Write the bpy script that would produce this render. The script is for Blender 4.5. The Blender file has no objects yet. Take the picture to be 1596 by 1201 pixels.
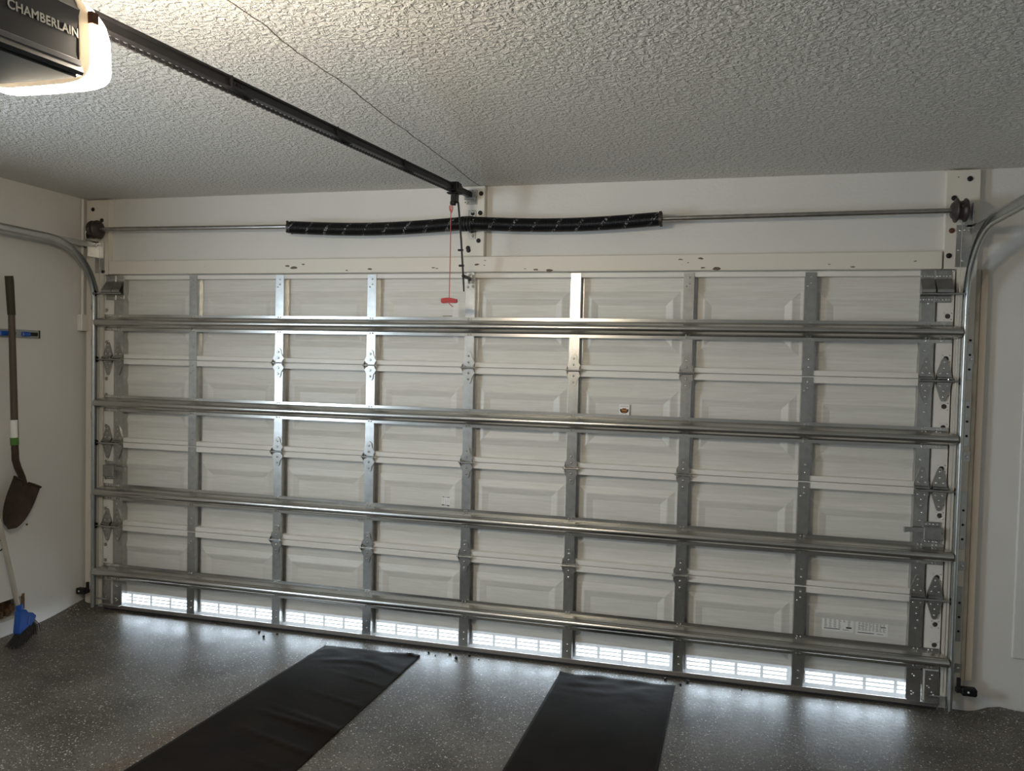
import bpy, math, random
from mathutils import Vector, Matrix, noise
random.seed(7)
sc = bpy.context.scene
col = sc.collection
PI = math.pi

# ------------------------------------------------------------------ camera
FPX = 1215.0
cam_d = bpy.data.cameras.new('camera')
cam_d.sensor_fit = 'HORIZONTAL'
cam_d.sensor_width = 36.0
cam_d.lens = 36.0 * FPX / 1596.0
cam_d.clip_start = 0.05
cam = bpy.data.objects.new('camera', cam_d)
cam.location = (1.3301, -4.1832, 1.6675)
cam.rotation_euler = (1.53788, -0.02247, 0.25275)
col.objects.link(cam)
sc.camera = cam

# ------------------------------------------------------------------ sky, light, exposure
SKY = 12.5
LAMP = 74.0
w = bpy.data.worlds.new('sky'); sc.world = w
w.use_nodes = True
bg = w.node_tree.nodes['Background']
bg.inputs[0].default_value = (0.73, 0.87, 1.0, 1)
bg.inputs[1].default_value = SKY
sc.view_settings.view_transform = 'Standard'
sc.view_settings.look = 'None'
sc.view_settings.gamma = 1.0
sc.view_settings.exposure = 1.08
sc.view_settings.use_curve_mapping = False

# daylight coming in at the side window (a portal: it only guides sampling of the sky)
pl = bpy.data.lights.new('window_left_offscreen', 'AREA'); pl.shape = 'RECTANGLE'
WY0, WY1, WZ0, WZ1 = -3.75, -2.75, 0.95, 2.15
pl.size = WY1 - WY0; pl.size_y = WZ1 - WZ0
pl.cycles.is_portal = True
po = bpy.data.objects.new('window_left_offscreen', pl)
po.location = (-2.66, (WY0 + WY1) / 2, (WZ0 + WZ1) / 2)
po.rotation_euler = (PI / 2, 0, -PI / 2)
col.objects.link(po)

# ------------------------------------------------------------------ materials
def nodes_of(m):
    m.use_nodes = True
    nt = m.node_tree
    return nt, nt.nodes, nt.links, nt.nodes['Principled BSDF']

def mat(name, c, rough=0.5, metal=0.0, var=0.0, vscale=6.0, bump=0.0, bscale=80.0, stretch=(1, 1, 1), spec=None, rvar=0.0, coat=0.0):
    m = bpy.data.materials.new(name)
    nt, N, L, b = nodes_of(m)
    b.inputs['Base Color'].default_value = (*c, 1)
    b.inputs['Roughness'].default_value = rough
    b.inputs['Metallic'].default_value = metal
    if spec is not None: b.inputs['Specular IOR Level'].default_value = spec
    if coat: b.inputs['Coat Weight'].default_value = coat
    if var or bump or rvar:
        tc = N.new('ShaderNodeTexCoord'); mp = N.new('ShaderNodeMapping')
        mp.inputs['Scale'].default_value = stretch
        L.new(tc.outputs['Object'], mp.inputs['Vector'])
    if var:
        t = N.new('ShaderNodeTexNoise'); t.inputs['Scale'].default_value = vscale; t.inputs['Detail'].default_value = 5
        L.new(mp.outputs[0], t.inputs['Vector'])
        r = N.new('ShaderNodeValToRGB')
        r.color_ramp.elements[0].position = 0.3; r.color_ramp.elements[1].position = 0.7
        r.color_ramp.elements[0].color = (*[x * (1 - var) for x in c], 1)
        r.color_ramp.elements[1].color = (*[min(1, x * (1 + var)) for x in c], 1)
        L.new(t.outputs['Fac'], r.inputs[0]); L.new(r.outputs[0], b.inputs['Base Color'])
    if rvar:
        t2 = N.new('ShaderNodeTexNoise'); t2.inputs['Scale'].default_value = vscale * 2.3
        L.new(mp.outputs[0], t2.inputs['Vector'])
        mr = N.new('ShaderNodeMapRange'); mr.inputs['To Min'].default_value = rough - rvar; mr.inputs['To Max'].default_value = rough + rvar
        L.new(t2.outputs['Fac'], mr.inputs[0]); L.new(mr.outputs[0], b.inputs['Roughness'])
    if bump:
        t3 = N.new('ShaderNodeTexNoise'); t3.inputs['Scale'].default_value = bscale; t3.inputs['Detail'].default_value = 4
        L.new(mp.outputs[0], t3.inputs['Vector'])
        bp = N.new('ShaderNodeBump'); bp.inputs['Strength'].default_value = bump; bp.inputs['Distance'].default_value = 0.004
        L.new(t3.outputs['Fac'], bp.inputs['Height']); L.new(bp.outputs[0], b.inputs['Normal'])
    return m

M = {}
M['wall'] = mat('wall_paint', (0.74, 0.715, 0.675), 0.55, var=0.03, vscale=2.0, bump=0.25, bscale=60)
M['wall_side'] = mat('side_wall_paint', (0.74, 0.715, 0.675), 0.6, var=0.03, vscale=1.5, bump=0.25, bscale=60)
M['galv'] = mat('galvanised_steel', (0.52, 0.52, 0.505), 0.32, 1.0, var=0.10, vscale=30, rvar=0.07)
M['hinge'] = mat('zinc_plated_hinge', (0.44, 0.43, 0.41), 0.36, 1.0, var=0.12, vscale=40, rvar=0.06)
M['boltm'] = mat('bright_bolt', (0.80, 0.80, 0.78), 0.22, 1.0)
M['strutm'] = mat('galvanised_strut', (0.58, 0.57, 0.54), 0.25, 1.0, var=0.07, vscale=14, rvar=0.05, stretch=(0.3, 1, 1))
M['track'] = mat('track_steel', (0.55, 0.565, 0.55), 0.32, 1.0, var=0.08, vscale=20, rvar=0.06)
M['shaft'] = mat('bare_steel_shaft', (0.45, 0.43, 0.40), 0.32, 1.0, var=0.15, vscale=20)
M['drum'] = mat('brown_cast_metal', (0.055, 0.042, 0.038), 0.45, 0.3, var=0.25, vscale=30)
M['black'] = mat('black_plastic', (0.009, 0.009, 0.010), 0.45, spec=0.3)
M['blacksteel'] = mat('black_painted_steel', (0.014, 0.013, 0.014), 0.42, 0.0, spec=0.35, var=0.2, vscale=20)
M['dark'] = mat('dark_hollow', (0.012, 0.010, 0.009), 0.9)
M['white_end'] = mat('white_end_stile', (0.80, 0.76, 0.70), 0.45, var=0.02)
M['white_rail'] = mat('cream_rail_paint', (0.80, 0.765, 0.705), 0.40, var=0.03, vscale=5)
M['rust'] = mat('rusty_iron', (0.13, 0.055, 0.025), 0.8, 0.2, var=0.4, vscale=60)
M['brown_rail'] = mat('bottom_retainer_metal', (0.30, 0.27, 0.245), 0.5, 0.6, var=0.1, vscale=8)
M['rubber'] = mat('rubber_seal', (0.02, 0.02, 0.02), 0.7)
M['red'] = mat('red_plastic', (0.42, 0.012, 0.012), 0.4)
M['rope'] = mat('red_cord', (0.55, 0.13, 0.10), 0.8)
M['opener'] = mat('charcoal_plastic', (0.014, 0.015, 0.019), 0.38)
M['openerlow'] = mat('grey_green_plastic', (0.030, 0.036, 0.035), 0.65, spec=0.3)
M['opstrip'] = mat('grey_plastic_edge', (0.115, 0.115, 0.125), 0.4)
M['letters'] = mat('silver_lettering', (0.55, 0.53, 0.48), 0.4)
M['lensrim'] = mat('cream_lens_plastic', (0.80, 0.68, 0.52), 0.4)
M['blue'] = mat('blue_plastic', (0.012, 0.09, 0.42), 0.35)
M['grey_plastic'] = mat('grey_plastic_rail', (0.33, 0.35, 0.34), 0.5)
M['shovel_iron'] = mat('brown_shovel_iron', (0.060, 0.038, 0.024), 0.55, 0.4, var=0.3, vscale=20)
M['shovel_wood'] = mat('dark_wood_handle', (0.085, 0.060, 0.042), 0.5, var=0.25, vscale=12, stretch=(6, 6, 0.6))
M['olive'] = mat('dark_olive_grip', (0.030, 0.030, 0.010), 0.6)
M['green'] = mat('green_band', (0.075, 0.19, 0.03), 0.5)
M['paper'] = mat('white_paper', (0.85, 0.83, 0.79), 0.5)
M['ink'] = mat('black_ink', (0.015, 0.014, 0.014), 0.6)
M['inkgrey'] = mat('grey_ink', (0.22, 0.20, 0.18), 0.6)
M['orange'] = mat('orange_ink', (0.45, 0.17, 0.03), 0.6)
M['maroon'] = mat('dark_maroon_ink', (0.05, 0.012, 0.006), 0.6)
M['broom_handle'] = mat('bare_metal_handle', (0.52, 0.47, 0.40), 0.4, 0.35, var=0.1, vscale=9)
M['bristle'] = mat('dark_bristles', (0.030, 0.026, 0.022), 0.8)
M['cardboard'] = mat('rough_brown_cavity', (0.16, 0.09, 0.05), 0.9, var=0.5, vscale=25)
M['pebble'] = mat('black_grit', (0.012, 0.010, 0.009), 0.7)
M['concrete'] = mat('driveway_concrete', (0.27, 0.27, 0.26), 0.9, var=0.08, vscale=3)
M['stain'] = mat('stained_jamb_paint', (0.42, 0.38, 0.31), 0.6, var=0.25, vscale=9)
M['chip'] = mat('flaked_paint_wood', (0.14, 0.10, 0.07), 0.8, var=0.4, vscale=60)
M['wood'] = mat('raw_wood', (0.60, 0.52, 0.41), 0.65, var=0.2, vscale=7, stretch=(8, 8, 0.5))
M['glass'] = mat('window_glass', (1, 1, 1), 0.0)
M['glass'].node_tree.nodes['Principled BSDF'].inputs['Transmission Weight'].default_value = 1.0
M['led'] = mat('clear_led', (0.9, 0.9, 0.95), 0.1)

# steel door skin with pressed wood grain
m = bpy.data.materials.new('door_skin_paint'); M['skin'] = m
nt, N, L, b = nodes_of(m)
b.inputs['Roughness'].default_value = 0.42
tc = N.new('ShaderNodeTexCoord'); mp = N.new('ShaderNodeMapping'); mp.inputs['Scale'].default_value = (1.6, 1, 26)
geo = N.new('ShaderNodeNewGeometry')
L.new(geo.outputs['Position'], mp.inputs['Vector'])
t = N.new('ShaderNodeTexNoise'); t.inputs['Scale'].default_value = 3.2; t.inputs['Detail'].default_value = 8; t.inputs['Distortion'].default_value = 0.8
L.new(mp.outputs[0], t.inputs['Vector'])
r = N.new('ShaderNodeValToRGB'); r.color_ramp.elements[0].color = (0.66, 0.635, 0.58, 1); r.color_ramp.elements[1].color = (0.74, 0.715, 0.66, 1)
r.color_ramp.elements[0].position = 0.35; r.color_ramp.elements[1].position = 0.65
L.new(t.outputs['Fac'], r.inputs[0]); L.new(r.outputs[0], b.inputs['Base Color'])
bp = N.new('ShaderNodeBump'); bp.inputs['Strength'].default_value = 0.28; bp.inputs['Distance'].default_value = 0.003
L.new(t.outputs['Fac'], bp.inputs['Height']); L.new(bp.outputs[0], b.inputs['Normal'])

# translucent white plastic of the louvred vents
m = bpy.data.materials.new('translucent_vent_plastic'); M['vent'] = m
nt, N, L, b = nodes_of(m)
b.inputs['Base Color'].default_value = (0.82, 0.82, 0.80, 1); b.inputs['Roughness'].default_value = 0.45
tl = N.new('ShaderNodeBsdfTranslucent'); tl.inputs[0].default_value = (0.80, 0.82, 0.86, 1)
ms = N.new('ShaderNodeMixShader'); ms.inputs[0].default_value = 0.018
L.new(b.outputs[0], ms.inputs[1]); L.new(tl.outputs[0], ms.inputs[2]); L.new(ms.outputs[0], N['Material Output'].inputs[0])

# sprayed ceiling texture, with the open drywall joint
m = bpy.data.materials.new('sprayed_ceiling'); M['ceil'] = m
nt, N, L, b = nodes_of(m)
b.inputs['Roughness'].default_value = 0.75
geo = N.new('ShaderNodeNewGeometry')
t1 = N.new('ShaderNodeTexNoise'); t1.inputs['Scale'].default_value = 52; t1.inputs['Detail'].default_value = 3; t1.inputs['Roughness'].default_value = 0.55; t1.inputs['Distortion'].default_value = 0.6
L.new(geo.outputs['Position'], t1.inputs['Vector'])
rr = N.new('ShaderNodeValToRGB'); rr.color_ramp.elements[0].position = 0.40; rr.color_ramp.elements[1].position = 0.64
L.new(t1.outputs['Fac'], rr.inputs[0])
bp = N.new('ShaderNodeBump'); bp.inputs['Strength'].default_value = 1.0; bp.inputs['Distance'].default_value = 0.0075
L.new(rr.outputs[0], bp.inputs['Height']); L.new(bp.outputs[0], b.inputs['Normal'])
# joint line: wobbling along y at x about 0.03
sx = N.new('ShaderNodeSeparateXYZ'); L.new(geo.outputs['Position'], sx.inputs[0])
tw = N.new('ShaderNodeTexNoise'); tw.noise_dimensions = '1D'; tw.inputs['Scale'].default_value = 2.2; tw.inputs['Detail'].default_value = 5
L.new(sx.outputs['Y'], tw.inputs['W'])
def mth(op, a, bb, clamp=False):
    n = N.new('ShaderNodeMath'); n.operation = op; n.use_clamp = clamp
    for i, v in enumerate((a, bb)):
        if v is None: continue
        if isinstance(v, (int, float)): n.inputs[i].default_value = v
        else: L.new(v, n.inputs[i])
    return n.outputs[0]
off = mth('MULTIPLY', mth('SUBTRACT', tw.outputs['Fac'], 0.5), 0.06)
ctr = mth('ADD', mth('MULTIPLY', sx.outputs['Y'], 0.012), 0.044)
d = mth('ABSOLUTE', mth('SUBTRACT', mth('SUBTRACT', sx.outputs['X'], ctr), off), None)
line = mth('LESS_THAN', d, 0.0028)
mx = N.new('ShaderNodeMix'); mx.data_type = 'RGBA'
mx.inputs[6].default_value = (0.82, 0.795, 0.74, 1); mx.inputs[7].default_value = (0.10, 0.075, 0.055, 1)
L.new(line, mx.inputs[0]); L.new(mx.outputs[2], b.inputs['Base Color'])

# flaked epoxy floor
m = bpy.data.materials.new('flaked_epoxy_floor'); M['floor'] = m
nt, N, L, b = nodes_of(m)
geo = N.new('ShaderNodeNewGeometry')
def flakes(scale, thr, seed):
    mpn = N.new('ShaderNodeMapping'); mpn.inputs['Location'].default_value = (seed, seed * 2, 0)
    L.new(geo.outputs['Position'], mpn.inputs['Vector'])
    v = N.new('ShaderNodeTexVoronoi'); v.inputs['Scale'].default_value = scale
    L.new(mpn.outputs[0], v.inputs['Vector'])
    s = N.new('ShaderNodeSeparateColor'); L.new(v.outputs['Color'], s.inputs[0])
    a = mth('GREATER_THAN', s.outputs[0], thr)
    c = mth('LESS_THAN', v.outputs['Distance'], 0.42)
    return mth('MULTIPLY', a, c)
nb = N.new('ShaderNodeTexNoise'); nb.inputs['Scale'].default_value = 2.6; nb.inputs['Detail'].default_value = 7
L.new(geo.outputs['Position'], nb.inputs['Vector'])
r = N.new('ShaderNodeValToRGB'); r.color_ramp.elements[0].position = 0.35; r.color_ramp.elements[1].position = 0.66
r.color_ramp.elements[0].color = (0.070, 0.062, 0.048, 1); r.color_ramp.elements[1].color = (0.140, 0.127, 0.104, 1)
L.new(nb.outputs['Fac'], r.inputs[0])
def mixc(f, a, c):
    n = N.new('ShaderNodeMix'); n.data_type = 'RGBA'
    L.new(f, n.inputs[0])
    if isinstance(a, tuple): n.inputs[6].default_value = (*a, 1)
    else: L.new(a, n.inputs[6])
    n.inputs[7].default_value = (*c, 1)
    return n.outputs[2]
# brown tyre stains beside the mats
st = N.new('ShaderNodeTexNoise'); st.inputs['Scale'].default_value = 5; st.inputs['Detail'].default_value = 6
L.new(geo.outputs['Position'], st.inputs['Vector'])
sx2 = N.new('ShaderNodeSeparateXYZ'); L.new(geo.outputs['Position'], sx2.inputs[0])
def band(x0, wd, slope):
    cx = mth('ADD', mth('MULTIPLY', sx2.outputs['Y'], slope), x0)
    dd = mth('ABSOLUTE', mth('SUBTRACT', sx2.outputs['X'], cx), None)
    f = mth('SUBTRACT', 1.0, mth('DIVIDE', dd, wd), True)
    g = mth('MULTIPLY', mth('SUBTRACT', st.outputs['Fac'], 0.36), 5.0, True)
    return mth('MULTIPLY', f, g)
c0 = mixc(mth('MULTIPLY', band(-0.80, 0.16, 0.078), 0.8), r.outputs[0], (0.11, 0.075, 0.045))
c0 = mixc(mth('MULTIPLY', band(-2.35, 0.45, 0.0), 0.5), c0, (0.12, 0.085, 0.055))
c1 = mixc(flakes(135, 0.80, 3.1), c0, (0.012, 0.012, 0.011))
c2 = mixc(flakes(165, 0.87, 11.7), c1, (0.42, 0.40, 0.36))
c3 = mixc(flakes(110, 0.955, 23.3), c2, (0.55, 0.53, 0.48))
L.new(c3, b.inputs['Base Color']); b.inputs['Specular IOR Level'].default_value = 0.32
nr = N.new('ShaderNodeTexNoise'); nr.inputs['Scale'].default_value = 7; nr.inputs['Detail'].default_value = 5
L.new(geo.outputs['Position'], nr.inputs['Vector'])
mr = N.new('ShaderNodeMapRange'); mr.inputs['To Min'].default_value = 0.26; mr.inputs['To Max'].default_value = 0.58
L.new(nr.outputs['Fac'], mr.inputs[0]); L.new(mr.outputs[0], b.inputs['Roughness'])
tb = N.new('ShaderNodeTexNoise'); tb.inputs['Scale'].default_value = 45; tb.inputs['Detail'].default_value = 4
L.new(geo.outputs['Position'], tb.inputs['Vector'])
bp = N.new('ShaderNodeBump'); bp.inputs['Strength'].default_value = 0.30; bp.inputs['Distance'].default_value = 0.004
L.new(tb.outputs['Fac'], bp.inputs['Height']); L.new(bp.outputs[0], b.inputs['Normal'])

# chipped cream paint on the boards
def chipped(name, c, thr, chip=(0.10, 0.07, 0.05), sc_=9.0):
    m = bpy.data.materials.new(name)
    global nt, N, L
    nt, N, L, b = nodes_of(m)
    b.inputs['Roughness'].default_value = 0.45
    geo = N.new('ShaderNodeNewGeometry')
    mpn = N.new('ShaderNodeMapping'); mpn.inputs['Scale'].default_value = (1, 1, 2.2)
    L.new(geo.outputs['Position'], mpn.inputs['Vector'])
    a = N.new('ShaderNodeTexNoise'); a.inputs['Scale'].default_value = sc_; a.inputs['Detail'].default_value = 4; a.inputs['Roughness'].default_value = 0.6
    L.new(mpn.outputs[0], a.inputs['Vector'])
    f = mth('GREATER_THAN', a.outputs['Fac'], thr)
    v = N.new('ShaderNodeTexNoise'); v.inputs['Scale'].default_value = 1.6
    L.new(geo.outputs['Position'], v.inputs['Vector'])
    rm = N.new('ShaderNodeValToRGB'); rm.color_ramp.elements[0].color = (*[x * 0.93 for x in c], 1); rm.color_ramp.elements[1].color = (*c, 1)
    L.new(v.outputs['Fac'], rm.inputs[0])
    L.new(mixc(f, rm.outputs[0], chip), b.inputs['Base Color'])
    bp = N.new('ShaderNodeBump'); bp.inputs['Strength'].default_value = 0.25; bp.inputs['Distance'].default_value = 0.004
    L.new(a.outputs['Fac'], bp.inputs['Height']); L.new(bp.outputs[0], b.inputs['Normal'])
    return m
M['board'] = chipped('chipped_cream_board', (0.80, 0.745, 0.65), 0.70)
M['strip'] = chipped('chipped_wood_strip', (0.60, 0.51, 0.40), 0.66, (0.2, 0.14, 0.09))
M['cabwall'] = chipped('stained_cream_board', (0.80, 0.755, 0.665), 0.72)

# black torsion spring with chalky diagonal marks
m = bpy.data.materials.new('black_spring_wire'); M['spring'] = m
nt, N, L, b = nodes_of(m)
b.inputs['Roughness'].default_value = 0.32; b.inputs['Specular IOR Level'].default_value = 0.35
geo = N.new('ShaderNodeNewGeometry')
s3 = N.new('ShaderNodeSeparateXYZ'); L.new(geo.outputs['Position'], s3.inputs[0])
ph = mth('ADD', s3.outputs['X'], mth('MULTIPLY', s3.outputs['Z'], -0.75))
fr = mth('FRACT', mth('MULTIPLY', ph, 8.2), None)
ln = mth('LESS_THAN', mth('ABSOLUTE', mth('SUBTRACT', fr, 0.5), None), 0.075)
nz = N.new('ShaderNodeTexNoise'); nz.inputs['Scale'].default_value = 110
L.new(geo.outputs['Position'], nz.inputs['Vector'])
fm = mth('MULTIPLY', ln, mth('GREATER_THAN', nz.outputs['Fac'], 0.56))
L.new(mixc(fm, (0.007, 0.007, 0.008), (0.32, 0.32, 0.31)), b.inputs['Base Color'])

# black mat
m = mat('black_felt_mat', (0.0115, 0.0085, 0.0055), 0.78, var=0.25, vscale=5, bump=0.2, bscale=30, spec=0.10); M['mat'] = m

# lit lamp cover of the opener
m = bpy.data.materials.new('lit_lamp_cover'); M['lens'] = m
nt, N, L, b = nodes_of(m)
b.inputs['Base Color'].default_value = (0.9, 0.88, 0.84, 1)
b.inputs['Emission Color'].default_value = (1.0, 0.86, 0.67, 1)
b.inputs['Emission Strength'].default_value = LAMP

nt = M['lensrim'].node_tree; N = nt.nodes; L = nt.links
tl = N.new('ShaderNodeBsdfTranslucent'); tl.inputs[0].default_value = (0.85, 0.72, 0.55, 1)
ms = N.new('ShaderNodeMixShader'); ms.inputs[0].default_value = 0.006
L.new(N['Principled BSDF'].outputs[0], ms.inputs[1]); L.new(tl.outputs[0], ms.inputs[2]); L.new(ms.outputs[0], N['Material Output'].inputs[0])

# ------------------------------------------------------------------ mesh helpers
class MB:
    def __init__(s): s.v = []; s.f = []; s.m = []; s.cur = 0; s.sm = []
    def add(s, vs, fs, smooth=False):
        o = len(s.v); s.v += [tuple(v) for v in vs]
        for f in fs: s.f.append(tuple(o + i for i in f)); s.m.append(s.cur); s.sm.append(smooth)
        return s
    def box(s, a, b, bev=0.0):
        (x0, y0, z0), (x1, y1, z1) = a, b
        if bev <= 0:
            vs = [(x0, y0, z0), (x1, y0, z0), (x1, y1, z0), (x0, y1, z0), (x0, y0, z1), (x1, y0, z1), (x1, y1, z1), (x0, y1, z1)]
            return s.add(vs, [(0, 3, 2, 1), (4, 5, 6, 7), (0, 1, 5, 4), (1, 2, 6, 5), (2, 3, 7, 6), (3, 0, 4, 7)])
        e = bev
        def ring(z, i): return [(x0 + i, y0 + e, z) if False else p for p in
            [(x0 + e, y0 + i, z), (x1 - e, y0 + i, z), (x1 - i, y0 + e, z), (x1 - i, y1 - e, z), (x1 - e, y1 - i, z), (x0 + e, y1 - i, z), (x0 + i, y1 - e, z), (x0 + i, y0 + e, z)]]
        rs = [ring(z0, e * .999), ring(z0 + e, 0), ring(z1 - e, 0), ring(z1, e * .999)]
        return s.loft(rs, True, True)
    def loft(s, rings, cap0=False, cap1=False, closed=True, smooth=False):
        n = len(rings[0]); vs = [p for r_ in rings for p in r_]; fs = []
        for k in range(len(rings) - 1):
            for i in range(n if closed else n - 1):
                j = (i + 1) % n
                fs.append((k * n + i, k * n + j, (k + 1) * n + j, (k + 1) * n + i))
        s.add(vs, fs, smooth)
        if cap0: s.add(rings[0], [tuple(reversed(range(n)))])
        if cap1: s.add(rings[-1], [tuple(range(n))])
        return s
    def tube(s, pts, r, n=10, cap=True, smooth=True):
        pts = [Vector(p) for p in pts]; rings = []
        rad = r if isinstance(r, (list, tuple)) else [r] * len(pts)
        up = None
        for i, p in enumerate(pts):
            t = (pts[min(i + 1, len(pts) - 1)] - pts[max(i - 1, 0)]).normalized()
            if up is None:
                up = Vector((0, 0, 1)) if abs(t.z) < 0.9 else Vector((0, 1, 0))
            up = (up - t * up.dot(t)).normalized(); bi = t.cross(up)
            rings.append([tuple(p + (up * math.cos(2 * PI * k / n) + bi * math.sin(2 * PI * k / n)) * rad[i]) for k in range(n)])
        return s.loft(rings, cap, cap, smooth=smooth)
    def cyl(s, c, r, h, ax=1, n=12, smooth=True):
        a = Vector(c); d_ = Vector((0, 0, 0)); d_[ax] = h
        return s.tube([a, a + d_], r, n, smooth=smooth)
    def prism(s, poly, ax, a, b):
        # polygon in the two other axes, extruded along ax from a to b
        def P(p, t):
            q = [0, 0, 0]; o = [i for i in range(3) if i != ax]
            q[o[0]], q[o[1]] = p; q[ax] = t; return tuple(q)
        return s.loft([[P(p, a) for p in poly], [P(p, b) for p in poly]], True, True)
    def build(s, name, mats, parent=None, loc=None):
        me = bpy.data.meshes.new(name)
        me.from_pydata(s.v, [], s.f); me.update()
        if not isinstance(mats, (list, tuple)): mats = [mats, 'boltm'] if mats in ('galv', 'strutm', 'hinge') else [mats]
        if len(mats) == 1: s.m = [0] * len(s.m)
        for mm in mats: me.materials.append(M[mm] if isinstance(mm, str) else mm)
        me.polygons.foreach_set('material_index', s.m)
        me.polygons.foreach_set('use_smooth', s.sm)
        import bmesh
        bm = bmesh.new(); bm.from_mesh(me); bmesh.ops.recalc_face_normals(bm, faces=bm.faces); bm.to_mesh(me); bm.free()
        return link(name, me, parent, loc)

def link(name, me, parent=None, loc=None):
    o = bpy.data.objects.new(name, me); col.objects.link(o)
    if parent: o.parent = parent
    if loc: o.location = loc
    return o
def tag(o, label=None, cat=None, group=None, kind=None):
    if label: o['label'] = label
    if cat: o['category'] = cat
    if group: o['group'] = group
    if kind: o['kind'] = kind
    return o
def thing(name, label, cat, loc=(0, 0, 0), group=None):
    o = bpy.data.objects.new(name, None); o.location = loc; o.empty_display_size = 0.1; col.objects.link(o)
    return tag(o, label, cat, group)
def struct(name, mb, mats, label=None, cat=None):
    o = mb.build(name, mats); o['kind'] = 'structure'
    if label: o['label'] = label
    if cat: o['category'] = cat
    return o

# ------------------------------------------------------------------ the room
XL, XR, YB, YW, ZC = -2.60, 3.6, -6.6, 0.03, 2.632
DW, DT = 2.447, 2.150          # half width and top of the opening
mb = MB()
# floor with a rough hump in the corners beside the jambs
nx, ny = 124, 80
vs = []; fs = []
for j in range(ny + 1):
    y = YB + (0.02 - YB) * j / ny
    for i in range(nx + 1):
        x = XL - 0.1 + (XR + 0.1 - XL + 0.1) * i / nx
        z = 0.0
        if x > 2.58 and y > -0.55:
            k = min(1, (x - 2.58) / 0.10) * min(1, (y + 0.55) / 0.5)
            z = 0.045 * k * (0.8 + 0.4 * noise.noise((x * 9, y * 9, 0)))
        if x < -2.5 and y > -0.35:
            k = min(1, (-2.5 - x) / 0.06) * min(1, (y + 0.35) / 0.35)
            z = 0.05 * k * (0.8 + 0.4 * noise.noise((x * 9, y * 9, 3)))
        vs.append((x, y, max(0, z)))
for j in range(ny):
    for i in range(nx):
        a = j * (nx + 1) + i; fs.append((a, a + 1, a + nx + 2, a + nx + 1))
mb.add(vs, fs, True); mb.box((XL - 0.1, YB, -0.2), (XR + 0.1, 0.12, -0.002))
struct('floor', mb, 'floor', 'dark grey epoxy garage floor with pale flakes', 'floor')
mb = MB().box((XL - 0.15, YB - 0.1, ZC), (XR + 0.1, 0.15, ZC + 0.1))
struct('ceiling', mb, 'ceil', 'off-white sprayed texture ceiling with an open joint', 'ceiling')
mb = MB()
mb.box((XL - 0.1, YW, 0), (-DW, YW + 0.12, ZC)); mb.box((DW, YW, 0), (XR + 0.1, YW + 0.12, ZC)); mb.box((-DW, YW, DT), (DW, YW + 0.12, ZC))
mb.box((-DW - 0.01, 0.075, 0), (-DW + 0.03, 0.11, DT)); mb.box((DW - 0.03, 0.075, 0), (DW + 0.01, 0.11, DT)); mb.box((-DW, 0.075, DT - 0.03), (DW, 0.11, DT + 0.01))
struct('wall_front', mb, 'wall', 'off-white garage front wall around the door', 'wall')
# left wall with the side window opening (behind the camera's view) and the broken-out hole by the broom
HY0, HY1, HZ0, HZ1 = -0.625, -0.465, 0.085, 0.205
mb = MB()
def wall_x(x0, x1, holes, y0, y1, z0, z1):
    ys = sorted({y0, y1, *[h[0] for h in holes], *[h[1] for h in holes]}); zs = sorted({z0, z1, *[h[2] for h in holes], *[h[3] for h in holes]})
    for a, b_ in zip(ys, ys[1:]):
        for c, d_ in zip(zs, zs[1:]):
            if any(h[0] <= a and b_ <= h[1] and h[2] <= c and d_ <= h[3] for h in holes): continue
            mb.box((x0, a, c), (x1, b_, d_))
wall_x(XL - 0.12, XL, [(WY0, WY1, WZ0, WZ1), (HY0, HY1, HZ0, HZ1)], YB, YW, 0, ZC)
wl = struct('wall_left', mb, 'wall_side', 'off-white side wall with the shovel rack', 'wall')
mb = MB().box((XL - 0.13, HY0 - 0.01, HZ0 - 0.01), (XL - 0.085, HY1 + 0.01, HZ1 + 0.01))
for k in range(7):
    c = Vector((XL - 0.075 + random.random() * 0.03, HY0 + 0.02 + random.random() * 0.12, HZ0 + 0.01 + random.random() * 0.05))
    mb.tube([c, c + Vector((0.01, 0.03 * random.uniform(-1, 1), 0.03))], [0.018, 0.010], 6)
o = mb.build('cavity_rubble', 'cardboard', wl); tag(o, 'rough brown inside of the broken wall hole')
mb = MB().box((XL - 0.005, HY1 - 0.003, HZ0 + 0.04), (XL + 0.004, HY1 + 0.014, HZ1 + 0.012))
tag(mb.build('broken_edge', 'cardboard', wl), 'brown broken plaster edge')
mb = MB().tube([(XL, -0.436, 0.624), (XL + 0.006, -0.436, 0.624)], 0.006, 8)
mb.build('nail_head', 'rust', wl)
struct('wall_right', MB().box((XR, YB, 0), (XR + 0.1, YW, ZC)), 'wall_side')
struct('wall_back', MB().box((XL - 0.1, YB - 0.1, 0), (XR + 0.1, YB, ZC)), 'wall_side')
mb = MB()
mb.box((XL - 0.09, WY0, WZ0), (XL - 0.04, WY0 + 0.04, WZ1)); mb.box((XL - 0.09, WY1 - 0.04, WZ0), (XL - 0.04, WY1, WZ1))
mb.box((XL - 0.09, WY0, WZ0), (XL - 0.04, WY1, WZ0 + 0.04)); mb.box((XL - 0.09, WY0, WZ1 - 0.04), (XL - 0.04, WY1, WZ1))
struct('window_1', mb, 'white_rail')
struct('driveway', MB().box((-8, 0.13, -0.12), (8, 9, -0.012)), 'concrete', 'grey driveway outside the door', 'driveway')
# plaster panel standing proud on the wall beyond the right track
mb = MB().box((2.765, YW - 0.012, 0.285), (XR, YW + 0.005, 2.2), 0.004)
struct('trim_1', mb, 'wall')

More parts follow.
